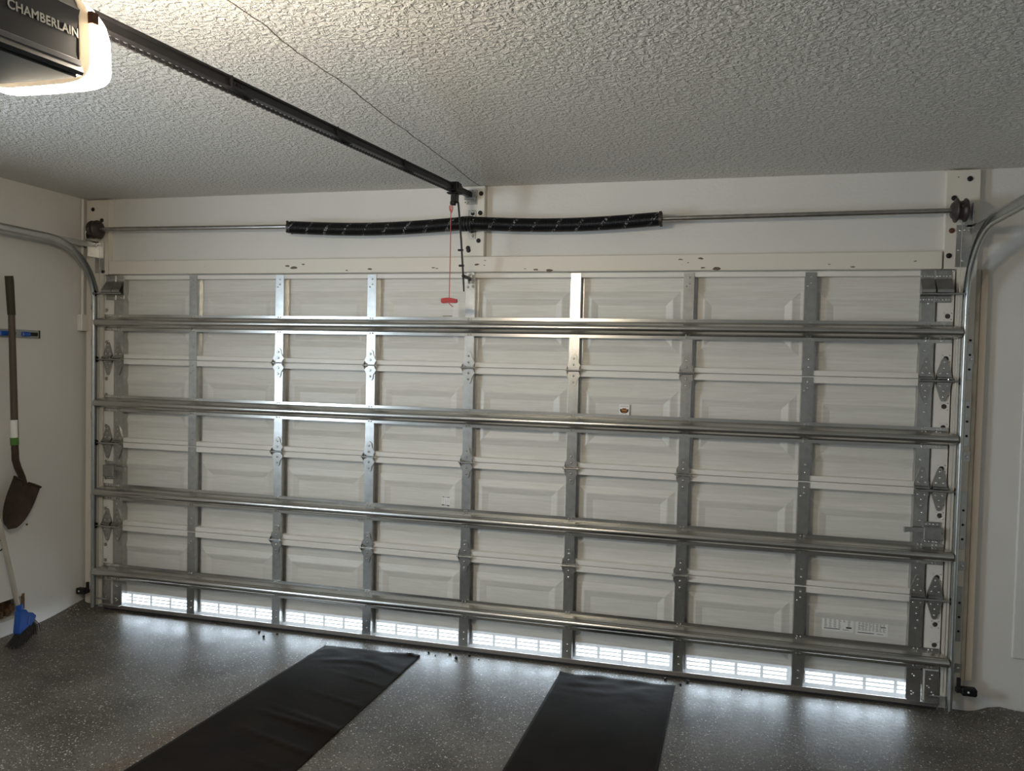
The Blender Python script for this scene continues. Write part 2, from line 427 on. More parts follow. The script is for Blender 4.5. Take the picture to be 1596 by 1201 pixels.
# header board and jamb boards
def bolt(mb, x, y, z, r=0.012, dome=0.005, n=10):
    keep = mb.cur; mb.cur = 1
    mb.loft([[(x + math.cos(2 * PI * k / n) * r * q, y - h, z + math.sin(2 * PI * k / n) * r * q) for k in range(n)] for q, h in ((1, -0.001), (1, dome * 0.4), (0.85, dome * 0.8), (0.45, dome))], False, True, smooth=True)
    mb.cur = keep
hb = struct('trim_2', MB().box((-2.405, -0.012, 2.152), (2.385, YW + 0.01, 2.238), 0.004), 'board', 'cream chipped header board above the garage door', 'board')
def jamb(sd, xi, xo, zb):
    x_in, x_mid, x_out = sd * xi, sd * 2.452, sd * xo
    poly = [(x_mid, zb), (x_out, zb), (x_out, ZC - 0.010), (x_in, ZC - 0.010), (x_in, 2.152), (x_mid, 2.152)]
    return MB().prism(poly, 1, -0.008, YW + 0.01)
jl = struct('trim_3', jamb(-1, 2.412, 2.578, 0.03), 'board', 'cream bolted jamb board on the shovel wall side', 'board')
jr = struct('trim_4', jamb(1, 2.392, 2.535, 0.06), 'board', 'cream bolted jamb board away from the shovel', 'board')
jc = struct('trim_5', MB().box((-0.058, -0.012, 2.239), (0.078, YW + 0.01, ZC - 0.004), 0.004), 'cabwall', 'cream spring pad board above the door centre', 'board')
for par, pts, mm in ((jl, [(-2.53, 2.565), (-2.462, 2.495), (-2.45, 2.17)], 'blacksteel'), (jr, [(2.49, 2.58), (2.425, 2.49), (2.412, 2.215)], 'blacksteel'),
                     (jr, [(2.42, 2.335)], 'rust'), (jc, [(0.01, 2.475), (0.052, 2.478), (0.045, 2.325), (-0.015, 2.285), (-0.012, 2.272), (0.055, 2.585)], 'blacksteel')):
    for (x, z) in pts:
        b_ = MB(); bolt(b_, 0, 0, 0, 0.013, 0.007); b_.build('bolt', mm, par, (x, -0.008 if par is not jc else -0.012, z))
# flaked-off paint on the header board
CH = [(-1.14, 2.194, 14), (-1.095, 2.184, 20), (-1.035, 2.203, 9), (-0.752, 2.166, 7), (-0.607, 2.172, 12), (-0.219, 2.177, 9), (-0.197, 2.173, 7), (0.037, 2.193, 12), (0.082, 2.189, 6), (0.085, 2.215, 5), (0.314, 2.167, 6), (0.374, 2.163, 14), (0.451, 2.159, 18), (1.148, 2.21, 10), (1.188, 2.193, 5), (1.25, 2.214, 12), (1.262, 2.165, 10), (1.335, 2.161, 18), (1.985, 2.165, 9), (1.875, 2.178, 5), (2.265, 2.19, 6)]
for i_, (x, z, r_) in enumerate(CH):
    n = 9; mb = MB(); pts = []
    for k in range(n):
        a = 2 * PI * k / n; q = r_ / 1000 * (0.65 + 0.6 * random.random())
        pts.append((q * 1.25 * math.cos(a), q * 0.42 * math.sin(a)))
    mb.prism(pts, 1, -0.0004, 0.0006); mb.build('paint_chip', 'chip', hb, (x, -0.0125, z))
# raw wood strip beside the right track, and corner bead on the left
struct('trim_6', MB().box((2.560, -0.004, 0.16), (2.590, YW + 0.01, 2.15), 0.003), 'strip', 'worn bare wood strip beside the door track', 'wood strip')
struct('trim_7', MB().box((2.5355, -0.002, 0.12), (2.558, YW + 0.01, 2.15), 0.002), 'stain')
for z0_, z1_ in ((0.35, 0.62), (0.80, 1.08), (1.30, 1.52), (1.62, 1.80)):
    MB().box((2.508, -0.0105, z0_), (2.532, -0.0082, z1_), 0.0008).build('slotted_plate', 'galv', jr)
    for k in range(3):
        b_ = MB(); bolt(b_, 0, 0, 0, 0.006, 0.003); b_.build('bolt', 'blacksteel', jr, (2.520, -0.0105, z0_ + 0.05 + k * 0.07))
mb = MB().box((2.5365, 0.018, 2.16), (2.59, YW + 0.01, ZC - 0.005)); 
# ------------------------------------------------------------------ garage door
PITCH = 0.5973
SX = [(k - 4) * PITCH for k in range(9)]       # stile centres, 0 and 8 are the door ends
SZ = [0.030, 0.552, 1.085, 1.618, 2.146]
SKIN = 0.046
door = thing('garage_door', 'wide white sectional garage door with galvanised stiles and struts', 'garage door', (0, 0, 0))

def panel_mesh(wd, z0, z1, vents=False):
    mb = MB(); x0, x1 = -wd / 2, wd / 2
    def rect(i, h, zb, zt): return [(x0 + i, -h, zb + i), (x1 - i, -h, zb + i), (x1 - i, -h, zt - i), (x0 + i, -h, zt - i)]
    zb = z0 + (0.085 if vents else 0.0); zt = z1
    ob = z0 + 0.10 if not vents else z0 + 0.115
    R = [[(x0, 0, zb), (x1, 0, zb), (x1, 0, zt), (x0, 0, zt)]]
    def r2(ins, h): return [(x0 + 0.042 + ins, -h, ob + ins), (x1 - 0.042 - ins, -h, ob + ins), (x1 - 0.042 - ins, -h, z1 - 0.098 - ins), (x0 + 0.042 + ins, -h, z1 - 0.098 - ins)]
    R += [r2(0, 0), r2(0.003, 0.001), r2(0.036, 0.010), r2(0.042, 0.010), r2(0.072, 0.001), r2(0.075, 0.0)]
    mb.loft(R, False, True)
    if vents:
        xs = [x0, x0 + 0.042]; n = 4; a = x0 + 0.047; wdt = (wd - 0.094 - 0.016 * 3) / 4
        holes_x = [(a + i * (wdt + 0.016), a + i * (wdt + 0.016) + wdt) for i in range(4)]
        holes_z = [(z0 + 0.012 + k * 0.0215, z0 + 0.012 + k * 0.0215 + 0.0135) for k in range(3)]
        mb.cur = 1
        X = sorted({x0, x1, *[q for h in holes_x for q in h]}); Z = sorted({z0 - 0.03, zb, *[q for h in holes_z for q in h]})
        for p, q in zip(X, X[1:]):
            for s_, t_ in zip(Z, Z[1:]):
                if any(abs(p - h[0]) < 1e-6 for h in holes_x) and any(abs(s_ - h[0]) < 1e-6 for h in holes_z): continue
                mb.add([(p, 0, s_), (q, 0, s_), (q, 0, t_), (p, 0, t_)], [(0, 1, 2, 3)])
        mb.cur = 0
    return mb

panels = []
for s in range(4):
    z0, z1 = SZ[s], SZ[s + 1]
    mb = MB()
    # top and bottom rail flanges of the section
    if s < 3:
        mb.box((-2.37, 0.003, z1 - 0.034), (2.37, SKIN, z1 - 0.003), 0.002)
        mb.box((-2.37, 0.0065, z1 - 0.0028), (2.37, SKIN, z1 + 0.0005))
    else:
        mb.box((-2.37, 0.003, z1 - 0.026), (2.37, SKIN, z1), 0.002)
    if s > 0:
        mb.box((-2.37, 0.003, z0 + 0.003), (2.37, SKIN, z0 + 0.030), 0.002)
    sec = mb.build('door_section', 'white_rail', door)
    me = None
    for c in range(8):
        a, b_ = SX[c], SX[c + 1]
        if c == 0: a = -2.446
        if c == 7: b_ = 2.446
        key = (s, c in (0, 7) and c)
        wd = b_ - a
        if c in (0, 7) or me is None:
            o = panel_mesh(wd, z0, z1, s == 0).build('panel', ['skin', 'vent'], sec, ((a + b_) / 2, SKIN, 0))
            if c not in (0, 7): me = o.data
        else:
            o = link('panel', me, sec, ((a + b_) / 2, SKIN, 0))
        panels.append(o)

# bottom retainer and seal
mb = MB().box((-2.446, -0.006, 0.012), (2.446, 0.002, 0.036), 0.002)
ret = mb.build('bottom_retainer', 'brown_rail', door)
MB().box((-2.44, -0.004, 0.0), (2.44, SKIN - 0.004, 0.0118), 0.003).build('rubber_seal', 'rubber', ret)

# stiles
SW = 0.027
def stile_mesh(z0, z1, bolts):
    mb = MB()
    mb.box((-SW, -0.0015, z0), (SW, 0.0015, z1))
    mb.box((-SW, 0.0015, z0), (-SW + 0.0015, SKIN - 0.001, z1)); mb.box((SW - 0.0015, 0.0015, z0), (SW, SKIN - 0.001, z1))
    mb.box((SW - 0.0005, SKIN - 0.0045, z0), (SW + 0.012, SKIN - 0.0015, z1))
    for (x, z) in bolts: bolt(mb, x, -0.0015, z, 0.0055, 0.004, 8)
    return mb
for s in range(4):
    z0, z1 = SZ[s], SZ[s + 1]
    g = 0.004
    bo = [(0.004, z0 + 0.045), (0.004, z0 + 0.085), (0.003, z1 - 0.03), (0.003, z1 - 0.06), (-0.012, z1 - 0.075)]
    me = None
    for k in range(1, 8):
        if me is None:
            o = stile_mesh(z0 + (g if s else 0.006), z1 - g, bo).build('stile', 'galv', door, (SX[k], 0, 0)); me = o.data
        else: link('stile', me, door, (SX[k], 0, 0))
    # wide end stiles (galvanised) and white perforated end plates
    for sd in (-1, 1):
        mb = MB()
        a, b_ = sorted((sd * 2.302, sd * 2.364))
        zz = z0 + (g if s else 0.006)
        mb.box((a, -0.0015, zz), (b_, 0.0015, z1 - g)); mb.box((a, 0.0015, zz), (a + 0.0015, SKIN - 0.001, z1 - g)); mb.box((b_ - 0.0015, 0.0015, zz), (b_, SKIN - 0.001, z1 - g))
        cxs = (a + b_) / 2
        for (dx, dz) in ((0, z0 + 0.10), (-0.01, z0 + 0.14), (0.008, z1 - 0.12), (0.0, z1 - 0.16)): bolt(mb, cxs + dx, -0.0015, dz, 0.0055, 0.004, 8)
        mb.build('end_stile', 'galv', door)
        # white plate with round holes
        px0, px1 = sorted((sd * 2.372, sd * 2.446))
        hx = sd * 2.420 if sd > 0 else -2.430
        hz = [z0 + d_ for d_ in ((0.098, 0.158, 0.300) if s == 3 else (0.045, 0.100, 0.300, 0.403, 0.470))]
        if s == 0: hz = [0.317, 0.419, 0.493]
        if s == 3: hz = [1.663, 1.720, 1.925]
        mb = MB(); hr = 0.0125
        zs = zz
        def quad(xa, za, xb, zb): mb.add([(xa, 0, za), (xb, 0, za), (xb, 0, zb), (xa, 0, zb)], [(0, 1, 2, 3)])
        for h in sorted(hz):
            quad(px0, zs, px1, h - 0.018)
            # square cell around the hole
            ca, cb = hx - 0.018, hx + 0.018
            if ca > px0: quad(px0, h - 0.018, ca, h + 0.018)
            if cb < px1: quad(cb, h - 0.018, px1, h + 0.018)
            cb2 = min(cb, px1); ca2 = max(ca, px0)
            n = 16; outer = []; inner = []; back = []
            for i in range(n):
                t_ = 2 * PI * (i + 0.5) / n; cx_, cz_ = math.cos(t_), math.sin(t_); q = 0.018 / max(abs(cx_), abs(cz_))
                outer.append((min(max(hx + cx_ * q, ca2), cb2), 0, h + cz_ * q)); inner.append((hx + cx_ * hr, 0, h + cz_ * hr)); back.append((hx + cx_ * hr, 0.004, h + cz_ * hr))
            mb.loft([outer, inner, back])
            zs = h + 0.018
        quad(px0, zs, px1, z1 - g)
        mb.box((px0, 0.0, zz), (px0 + 0.0015, SKIN - 0.001, z1 - g)); mb.box((px1 - 0.0015, 0.0, zz), (px1, SKIN - 0.001, z1 - g))
        ep = mb.build('end_plate', 'white_end', door)
        ep['label'] = 'white end plate with round black holes'
    if s == 0:
        pass

# struts: U-bars with a rolled nose
STZ = [0.250, 0.766, 1.334, 1.847]
def strut_profile():
    P = [(-0.003, 0.052), (-0.0045, 0.052), (-0.0045, 0.036), (-0.046, 0.0235)]
    c, rr_ = (-0.056, 0.0), 0.0
    n = 10
    for i in range(n + 1):
        a = PI / 2 + PI * i / n
        P.append((-0.052 + 0.018 * math.cos(a) * 1.0, 0.0195 * math.sin(a) + 0.0))
    P += [(-0.046, -0.0235), (-0.0045, -0.036), (-0.0045, -0.052), (-0.003, -0.052)]
    P += [(-0.003, -0.0345), (-0.044, -0.0215), (-0.044, 0.0215), (-0.003, 0.0345)]
    return P
def strut_mesh():
    mb = MB(); P = strut_profile(); rings = []
    for sd in (-1, 1):
        rings.append([(sd * (2.440 + 0.032 * min(1, max(0, (-p[0] - 0.0045) / 0.05))), p[0], p[1]) for p in P])
    mb.loft(rings, True, True, smooth=False)
    for f in range(4, 4 + 10): mb.sm[f] = True
    for x in SX[1:8] + [-2.335, 2.335, -2.40, 2.40]:
        for dz in (0.043, -0.043):
            for dx in (-0.007, 0.009): bolt(mb, x + dx, -0.0045, dz, 0.0045, 0.007, 6)
    return mb
me = None
for z in STZ:
    if me is None: o = strut_mesh().build('strut', 'strutm', door, (0, 0, z)); me = o.data
    else: o = link('strut', me, door, (0, 0, z))

# hinges on the middle stiles
def hinge_mesh(wide=0.036, ht=0.088, side=-1):
    mb = MB()
    top = [(-wide, 0.012), (wide, 0.012), (wide, 0.030), (0.020, 0.055), (0.015, ht - 0.008), (0.008, ht), (-0.008, ht), (-0.015, ht - 0.008), (-0.020, 0.055), (-wide, 0.030)]
    mb.prism(top, 1, -0.0075, -0.002)
    bot = [(x, -z) for x, z in top]
    mb.prism(bot, 1, -0.0075, -0.002)
    mb.tube([(-wide - 0.008, -0.020, 0), (wide + 0.008, -0.020, 0)], 0.0045, 8)
    for sx_ in (-1, 1):
        x = sx_ * (wide - 0.002)
        mb.prism([(-0.002, 0.028), (-0.024, 0.009), (-0.027, 0.0), (-0.024, -0.009), (-0.002, -0.028)], 0, x - 0.0012, x + 0.0012)
    for z in (0.030, 0.065, -0.030, -0.065): bolt(mb, 0, -0.0075, z, 0.0065, 0.005, 8)
    return mb
me = None
for s in (1, 2, 3):
    for k in range(2, 7):
        if me is None: o = hinge_mesh().build('hinge', 'hinge', door, (SX[k], 0, SZ[s])); me = o.data
        else: o = link('hinge', me, door, (SX[k], 0, SZ[s]))
    # double end hinges with roller stem
for s in (1, 2, 3):
    for sd in (-1, 1):
        for xx in (2.333, 2.412):
            def eh():
                mb = MB(); w_, h_ = 0.033, 0.105
                for q in (1, -1):
                    poly = [(-w_, q * 0.010), (w_, q * 0.010), (w_, q * 0.030), (0.012, q * (h_ - 0.010)), (0.006, q * h_), (-0.006, q * h_), (-0.012, q * (h_ - 0.010)), (-w_, q * 0.030)]
                    mb.prism(poly, 1, -0.008, -0.002)
                    for (x, z) in ((0, 0.085), (0, 0.055), (-0.016, 0.030), (0.016, 0.030)): bolt(mb, x, -0.008, q * z, 0.005, 0.004, 8)
                    mb.prism([(-0.002, q * 0.010), (-0.026, q * 0.004), (-0.026, q * 0.008), (-0.008, q * 0.014)], 0, -w_, w_)
                for x in (-w_, w_ - 0.002): mb.prism([(-0.002, 0.030), (-0.028, 0.008), (-0.028, -0.008), (-0.002, -0.030)], 0, x, x + 0.002)
                return mb
            eh().build('end_hinge', 'hinge', door, (sd * xx, 0, SZ[s]))
        rl = MB().tube([(sd * 2.300, -0.030, SZ[s] - 0.006), (sd * 2.480, -0.030, SZ[s] - 0.006)], 0.0050, 8).build('roller_stem', 'galv', door)
        mb = MB().tube([(sd * 2.476, -0.030, SZ[s] - 0.006), (sd * 2.492, -0.030, SZ[s] - 0.006)], 0.0185, 14).build('roller', 'black', rl)
# top roller brackets
for sd in (-1, 1):
    for xa, xb in ((2.292, 2.352), (2.358, 2.430)):
        mb = MB(); a, b_ = sorted((sd * xa, sd * xb))
        mb.box((a, -0.006, 2.105), (b_, -0.001, 2.146), 0.001)                       # upper leaf
        mb.add([(a, -0.006, 2.105), (b_, -0.006, 2.105), (b_, -0.050, 2.050), (a, -0.050, 2.050)], [(0, 1, 2, 3)])   # slope
        mb.add([(a, -0.050, 2.050), (b_, -0.050, 2.050), (b_, -0.050, 2.036), (a, -0.050, 2.036)], [(0, 1, 2, 3)])
        mb.add([(a, -0.050, 2.036), (b_, -0.050, 2.036), (b_, -0.006, 2.022), (a, -0.006, 2.022)], [(0, 1, 2, 3)])
        mb.prism([(-0.006, 2.105), (-0.050, 2.050), (-0.050, 2.036), (-0.006, 2.022)], 0, a, a + 0.001)
        mb.box((a, -0.006, 1.990), (b_, -0.001, 2.022), 0.001)
        n = 5
        for i in range(n):
            x = a + (b_ - a) * (i + 0.5) / n
            bolt(mb, x, -0.006, 2.117, 0.0045, 0.004, 6); bolt(mb, x, -0.006, 2.004, 0.0045, 0.004, 6)
        mb.build('top_bracket', 'hinge', door)
    rl = MB().tube([(sd * 2.288, -0.046, 2.029), (sd * 2.482, -0.046, 2.029)], 0.0050, 8).build('roller_stem', 'galv', door)
    MB().tube([(sd * 2.476, -0.046, 2.029), (sd * 2.492, -0.046, 2.029)], 0.0185, 14).build('roller', 'black', rl)
    # bottom corner brackets
    mb = MB(); a, b_ = sorted((sd * 2.298, sd * 2.366)); mb.box((a, -0.007, 0.040), (b_, -0.0025, 0.190), 0.001)
    for (dx, z) in ((-0.006, 0.165), (0.002, 0.158), (-0.008, 0.080), (0.002, 0.072), (-0.006, 0.064)): bolt(mb, (a + b_) / 2 + dx, -0.007, z, 0.0055, 0.005, 8)
    mb.build('bottom_plate', 'hinge', door)
    mb = MB(); a, b_ = sorted((sd * 2.382, sd * 2.446)); mb.box((a, -0.008, 0.040), (b_, -0.0025, 0.190), 0.001); mb.box((a - 0.08 if sd > 0 else a, -0.030, 0.036), (b_ if sd > 0 else b_ + 0.08, -0.002, 0.040))
    for (dx, z) in ((0, 0.170), (-0.008, 0.150), (-0.020, 0.115), (-0.012, 0.107), (0.0, 0.085), (0.008, 0.074)): bolt(mb, (a + b_) / 2 + dx, -0.008, z, 0.005, 0.005, 8)
    bb = mb.build('bottom_bracket', 'hinge', door)
    MB().tube([(sd * 2.40, -0.025, 0.075), (sd * 2.480, -0.025, 0.075)], 0.005, 8).build('roller_stem', 'galv', bb)
# slide locks above the third strut
for sd in (-1, 1):
    mb = MB(); a, b_ = sorted((sd * 2.345, sd * 2.425)); z0, z1 = 0.838, 0.902
    if sd < 0: z0, z1 = 0.868, 0.940
    mb.box((a, -0.034, z0), (b_, -0.001, z1), 0.003)
    mb.box((a, -0.008, z1), (b_, -0.0016, z1 + 0.022), 0.001); mb.box((a, -0.008, z0 - 0.020), (b_, -0.0016, z0), 0.001)
    for i in range(4):
        bolt(mb, a + 0.014 + 0.017 * i, -0.008, z1 + 0.010, 0.005, 0.004, 6); bolt(mb, a + 0.014 + 0.017 * i, -0.008, z0 - 0.010, 0.005, 0.004, 6)
    lk = mb.build('slide_lock', 'hinge', door)
    xh = sd * 2.262
    zc = z1 - 0.020
    mb = MB(); a2, b2 = sorted((xh, sd * 2.36)); mb.box((a2, -0.022, zc - 0.012), (b2, -0.016, zc + 0.012), 0.001); mb.box((xh - 0.006, -0.036, zc - 0.013), (xh + 0.006, -0.016, zc + 0.013), 0.002)
    mb.build('lock_handle', 'galv', lk)

# stickers and printed labels on the skin
def sticker(name, x, z, wd, ht, y=SKIN - 0.0012, label=None, tilt=0.0):
    o = MB().box((-wd / 2, 0, -ht / 2), (wd / 2, 0.0006, ht / 2)).build(name, 'paper', door, (x, y, z))
    o.rotation_euler = (0, tilt, 0)
    if label: o['label'] = label
    return o
def strip(mb, x0, x1, z0, z1): mb.box((x0, -0.0005, z0), (x1, 0.0, z1))
s1 = sticker('round_emblem_sticker', 0.872, 1.408, 0.056, 0.064, SKIN - 0.0095, 'small white sticker with a brown and orange emblem')
mb = MB(); mb.prism([(-0.024, 0.006), (-0.015, 0.0075), (0, 0.0085), (0.015, 0.0075), (0.024, 0.006), (0.021, -0.006), (0.014, -0.013), (0, -0.0155), (-0.014, -0.013), (-0.021, -0.006)], 1, -0.0004, 0.0); mb.build('emblem_body', 'maroon', s1)
mb = MB(); strip(mb, -0.014, 0.014, -0.0040, 0.0040); strip(mb, -0.010, 0.010, 0.0085, 0.0125); strip(mb, -0.010, 0.010, -0.012, -0.009)
for v_ in range(len(mb.v)): mb.v[v_] = (mb.v[v_][0], mb.v[v_][1] - 0.0004, mb.v[v_][2])
mb.build('emblem_band', 'orange', s1)
mb = MB(); strip(mb, -0.022, 0.022, 0.0215, 0.0235); strip(mb, -0.022, -0.004, -0.024, -0.0225); strip(mb, 0.004, 0.020, -0.024, -0.0225); mb.build('print', 'inkgrey', s1)
s2 = sticker('small_label', -0.135, 0.846, 0.050, 0.060, SKIN - 0.0012, 'small white label with two black bars')
mb = MB(); strip(mb, -0.023, -0.010, 0.023, 0.027); strip(mb, -0.012, 0.010, 0.0235, 0.0255); strip(mb, 0.009, 0.022, 0.022, 0.026); strip(mb, -0.025, -0.012, -0.025, -0.019); strip(mb, -0.012, 0.010, -0.024, -0.021); strip(mb, 0.008, 0.021, -0.027, -0.021); mb.build('print', 'ink', s2)
mb = MB()
for k in range(5):
    for j in range(3): strip(mb, -0.020 + j * 0.014, -0.011 + j * 0.014 - 0.004 * random.random(), 0.014 - k * 0.007, 0.0155 - k * 0.007)
mb.build('fine_print', 'inkgrey', s2)
for (lx, lz, wd, ht, kind) in ((1.983, 0.366, 0.150, 0.084, 0), (2.143, 0.360, 0.150, 0.084, 1)):
    s3_ = sticker('rating_label', lx, lz, wd, ht, SKIN - 0.0012, 'white rating label printed with a table of small figures')
    mb = MB(); strip(mb, -wd / 2 + 0.010, -wd / 2 + 0.017, 0.031, 0.038); strip(mb, -wd / 2 + 0.018, -wd / 2 + 0.038, 0.032, 0.037)
    strip(mb, -wd / 2 + 0.010, wd * 0.12 - 0.006, -0.033, -0.0295); strip(mb, wd * 0.16, wd * 0.36, -0.033, -0.031)
    if kind == 0: strip(mb, wd * 0.27, wd * 0.44, -0.024, -0.017)
    else: strip(mb, wd * 0.28, wd * 0.44, 0.002, 0.006); strip(mb, -wd * 0.42, -wd * 0.22, 0.002, 0.004)
    mb.build('heading_print', 'ink', s3_)
    mb = MB(); strip(mb, -wd * 0.12, wd * 0.20, 0.031, 0.036); strip(mb, -wd * 0.43, wd * 0.44, 0.024, 0.027)
    for rrow in range(9 if kind == 0 else 8):
        for cc in range(6 if kind == 0 else 8):
            if kind == 0 and cc == 4 and rrow > 2: continue
            x = -wd * 0.42 + cc * wd * (0.148 if kind == 0 else 0.11); z = 0.018 - rrow * 0.0053
            strip(mb, x, x + wd * random.uniform(0.05, 0.095), z, z + 0.0020)
    mb.build('table_print', 'inkgrey', s3_)
mb = MB()
for k in range(9): strip(mb, -0.029 + k * 0.0065, -0.029 + k * 0.0065 + 0.0048, -0.002, 0.0022)
o = mb.build('stamped_print', 'ink', door, (-0.148, SKIN - 0.0005, 1.909)); o['label'] = 'short line of small black stamped characters'

# ------------------------------------------------------------------ tracks
def make_track(sd, label):
    t = thing('door_track', label, 'track', (sd * 2.49, 0, 0.0), 'galvanised door tracks')
    R = 0.37; zc, yv = 1.955, -0.030
    path = [(yv, 0.005, 0.0), (yv, 1.955, 0.0)]
    pts = []
    for z in (0.02, 0.5, 1.0, 1.5, 1.94): pts.append((yv, z, (-1, 0)))       # (y, z, inner normal)
    for i in range(0, 15):
        a = (PI / 2) * i / 14
        pts.append((yv - R + R * math.cos(a), zc + R * math.sin(a), (-math.cos(a), -math.sin(a))))
    for y in (-0.8, -1.5, -2.4): pts.append((y, zc + R + 0.012 * (-(y) - 0.4), (0, -1)))
    # C profile: n along inner normal, x outwards; opening faces the door centre
    prof = []
    W_ = 0.027
    def arc(cn, cx, r, a0, a1, n=5):
        return [(cn + r * math.cos(a0 + (a1 - a0) * i / n), cx + r * math.sin(a0 + (a1 - a0) * i / n)) for i in range(n + 1)]
    outer = [(W_ - 0.010, -0.016)] + arc(W_ - 0.008, -0.004, 0.010, -PI / 2, PI / 2) + [(0.006, 0.010), (-0.006, 0.010)] + arc(-W_ + 0.008, -0.004, 0.010, PI / 2, 3 * PI / 2) + [(-W_ + 0.010, -0.016)]
    inner = [(n_ * 0.90, x_ - 0.0022 if x_ > 0 else x_) for n_, x_ in reversed(outer)]
    prof = outer + inner
    def seg(a, b_):
        mb = MB(); rings = []
        for (y, z, nn) in pts[a:b_]:
            rings.append([(sd * p[1], y + nn[0] * p[0], z + nn[1] * p[0]) for p in prof])
        mb.loft(rings, True, True, smooth=True); return mb
    seg(0, 5).build('vertical_rail', 'track', t)
    seg(4, len(pts)).build('curved_rail', 'track', t)
    # splice bolts, jamb brackets
    for z in (0.22, 0.72, 1.25, 1.72):
        mb = MB(); x0, x1 = sorted((sd * 0.010, sd * 0.055)); mb.box((x0, -0.030, z - 0.020), (sd * 0.010 + (0.003 if sd > 0 else 0), -0.006, z + 0.020)) if False else None
        mb.box((min(sd * 0.008, sd * 0.011), -0.045, z - 0.022), (max(sd * 0.008, sd * 0.011), -0.009, z + 0.022)); mb.box((min(sd * 0.008, sd * 0.048), -0.012, z - 0.022), (max(sd * 0.008, sd * 0.048), -0.0085, z + 0.022))
        bolt(mb, sd * 0.034, -0.012, z, 0.007, 0.006, 8)
        mb.build('jamb_bracket', 'galv', t)
    mb = MB()
    for dz in (-0.012, 0.0, 0.012): mb.tube([(sd * 0.004, -0.062, 1.945 + dz), (sd * 0.004, -0.055, 1.945 + dz)], 0.004, 8)
    mb.build('splice_bolts', 'galv', t)
    # flag bracket and the slotted angle that carries the horizontal run
    mb = MB(); mb.box((min(sd * -0.050, sd * 0.018), -0.014, 2.16), (max(sd * -0.050, sd * 0.018), -0.010, 2.36)); mb.box((min(sd * 0.014, sd * 0.018), -0.080, 2.26), (max(sd * 0.014, sd * 0.018), -0.010, 2.36))
    for (x, z) in ((-0.035, 2.335), (-0.015, 2.335), (0.002, 2.335), (-0.04, 2.24), (-0.02, 2.19)): bolt(mb, sd * x, -0.014, z, 0.006, 0.006, 8)
    mb.build('flag_bracket', 'galv', t)
    mb = MB(); x0, x1 = sorted((sd * 0.011, sd * 0.014)); mb.box((x0, -2.3, 2.318), (x1, -0.02, 2.352)); x0, x1 = sorted((sd * 0.014, sd * 0.040)); mb.box((x0, -2.3, 2.349), (x1, -0.02, 2.352))
    mb.build('track_angle', 'galv', t)
    return t
make_track(-1, 'curved galvanised door track beside the wall with the shovel')
make_track(1, 'curved galvanised door track beside the worn wood strip')

# ------------------------------------------------------------------ torsion shaft and springs
SY, SHZ = -0.090, 2.412
ts = thing('torsion_shaft', 'long steel shaft with two black torsion springs above the door', 'spring shaft', (0, SY, SHZ))
MB().tube([(-2.500, 0, 0.012), (0, 0, -0.008), (2.490, 0, 0.004)], 0.0127, 14).build('shaft', 'shaft', ts)
def spring(x0, x1, name='spring'):
    mb = MB(); turns = int((x1 - x0) / 0.0062); per = 18; pts = []
    Rm = 0.0340; n = 6; rings = []
    tot = turns * per
    wr = 0.0033
    for i in range(tot + 1):
        u = i / tot; a = 2 * PI * i / per; x = x0 + (x1 - x0) * u
        sag = -0.020 * math.sin(PI * u) - 0.004
        cy, cz = math.cos(a), math.sin(a)
        rings.append([(x + wr * math.cos(2 * PI * k / n), (Rm + wr * math.sin(2 * PI * k / n)) * cy, sag + (Rm + wr * math.sin(2 * PI * k / n)) * cz) for k in range(n)])
    mb.loft(rings, True, True, smooth=True)
    sp = mb.build(name, 'spring', ts)
    return sp
spl = spring(-1.070, -0.020); spr = spring(0.030, 1.035)
for sp, x, d_ in ((spl, -1.078, -1), (spr, 1.043, 1)):
    mb = MB(); mb.tube([(x - d_ * 0.03, 0, -0.004), (x, 0, -0.004), (x + d_ * 0.010, 0, -0.004), (x + d_ * 0.012, 0, -0.004)], [0.030, 0.034, 0.034, 0.018], 16, smooth=False)
    for k in range(4):
        a = PI / 4 + k * PI / 2; mb.tube([(x + d_ * 0.003, 0.030 * math.cos(a), 0.030 * math.sin(a) - 0.004), (x + d_ * 0.003, 0.043 * math.cos(a), 0.043 * math.sin(a) - 0.004)], 0.008, 8)
    mb.build('winding_cone', 'drum', sp)
mb = MB()
for x in (-0.022, -0.006, 0.012, 0.028): mb.tube([(x - 0.006, 0, -0.006), (x + 0.006, 0, -0.006)], [0.041, 0.041], 18)
mb.tube([(-0.03, 0, -0.006), (0.035, 0, -0.006)], 0.030, 16)
mb.build('stationary_cone', 'blacksteel', ts)
for sd, x in ((-1, -2.432), (1, 2.428)):
    mb = MB(); prof = [(-0.030, 0.020), (-0.030, 0.052), (-0.022, 0.056), (-0.016, 0.046), (-0.004, 0.043), (0.006, 0.046), (0.012, 0.057), (0.018, 0.057), (0.022, 0.044), (0.034, 0.034), (0.036, 0.018)]
    n = 24; zof = 0.010 if sd < 0 else 0.004
    mb.loft([[(x + sd * -p * 1.0, q * math.cos(2 * PI * k / n), zof + q * math.sin(2 * PI * k / n)) for k in range(n)] for p, q in prof], True, True, smooth=True)
    bolt(mb, x, -0.055, zof + 0.01, 0.006, 0.006, 8)
    mb.build('cable_drum', 'drum', ts)
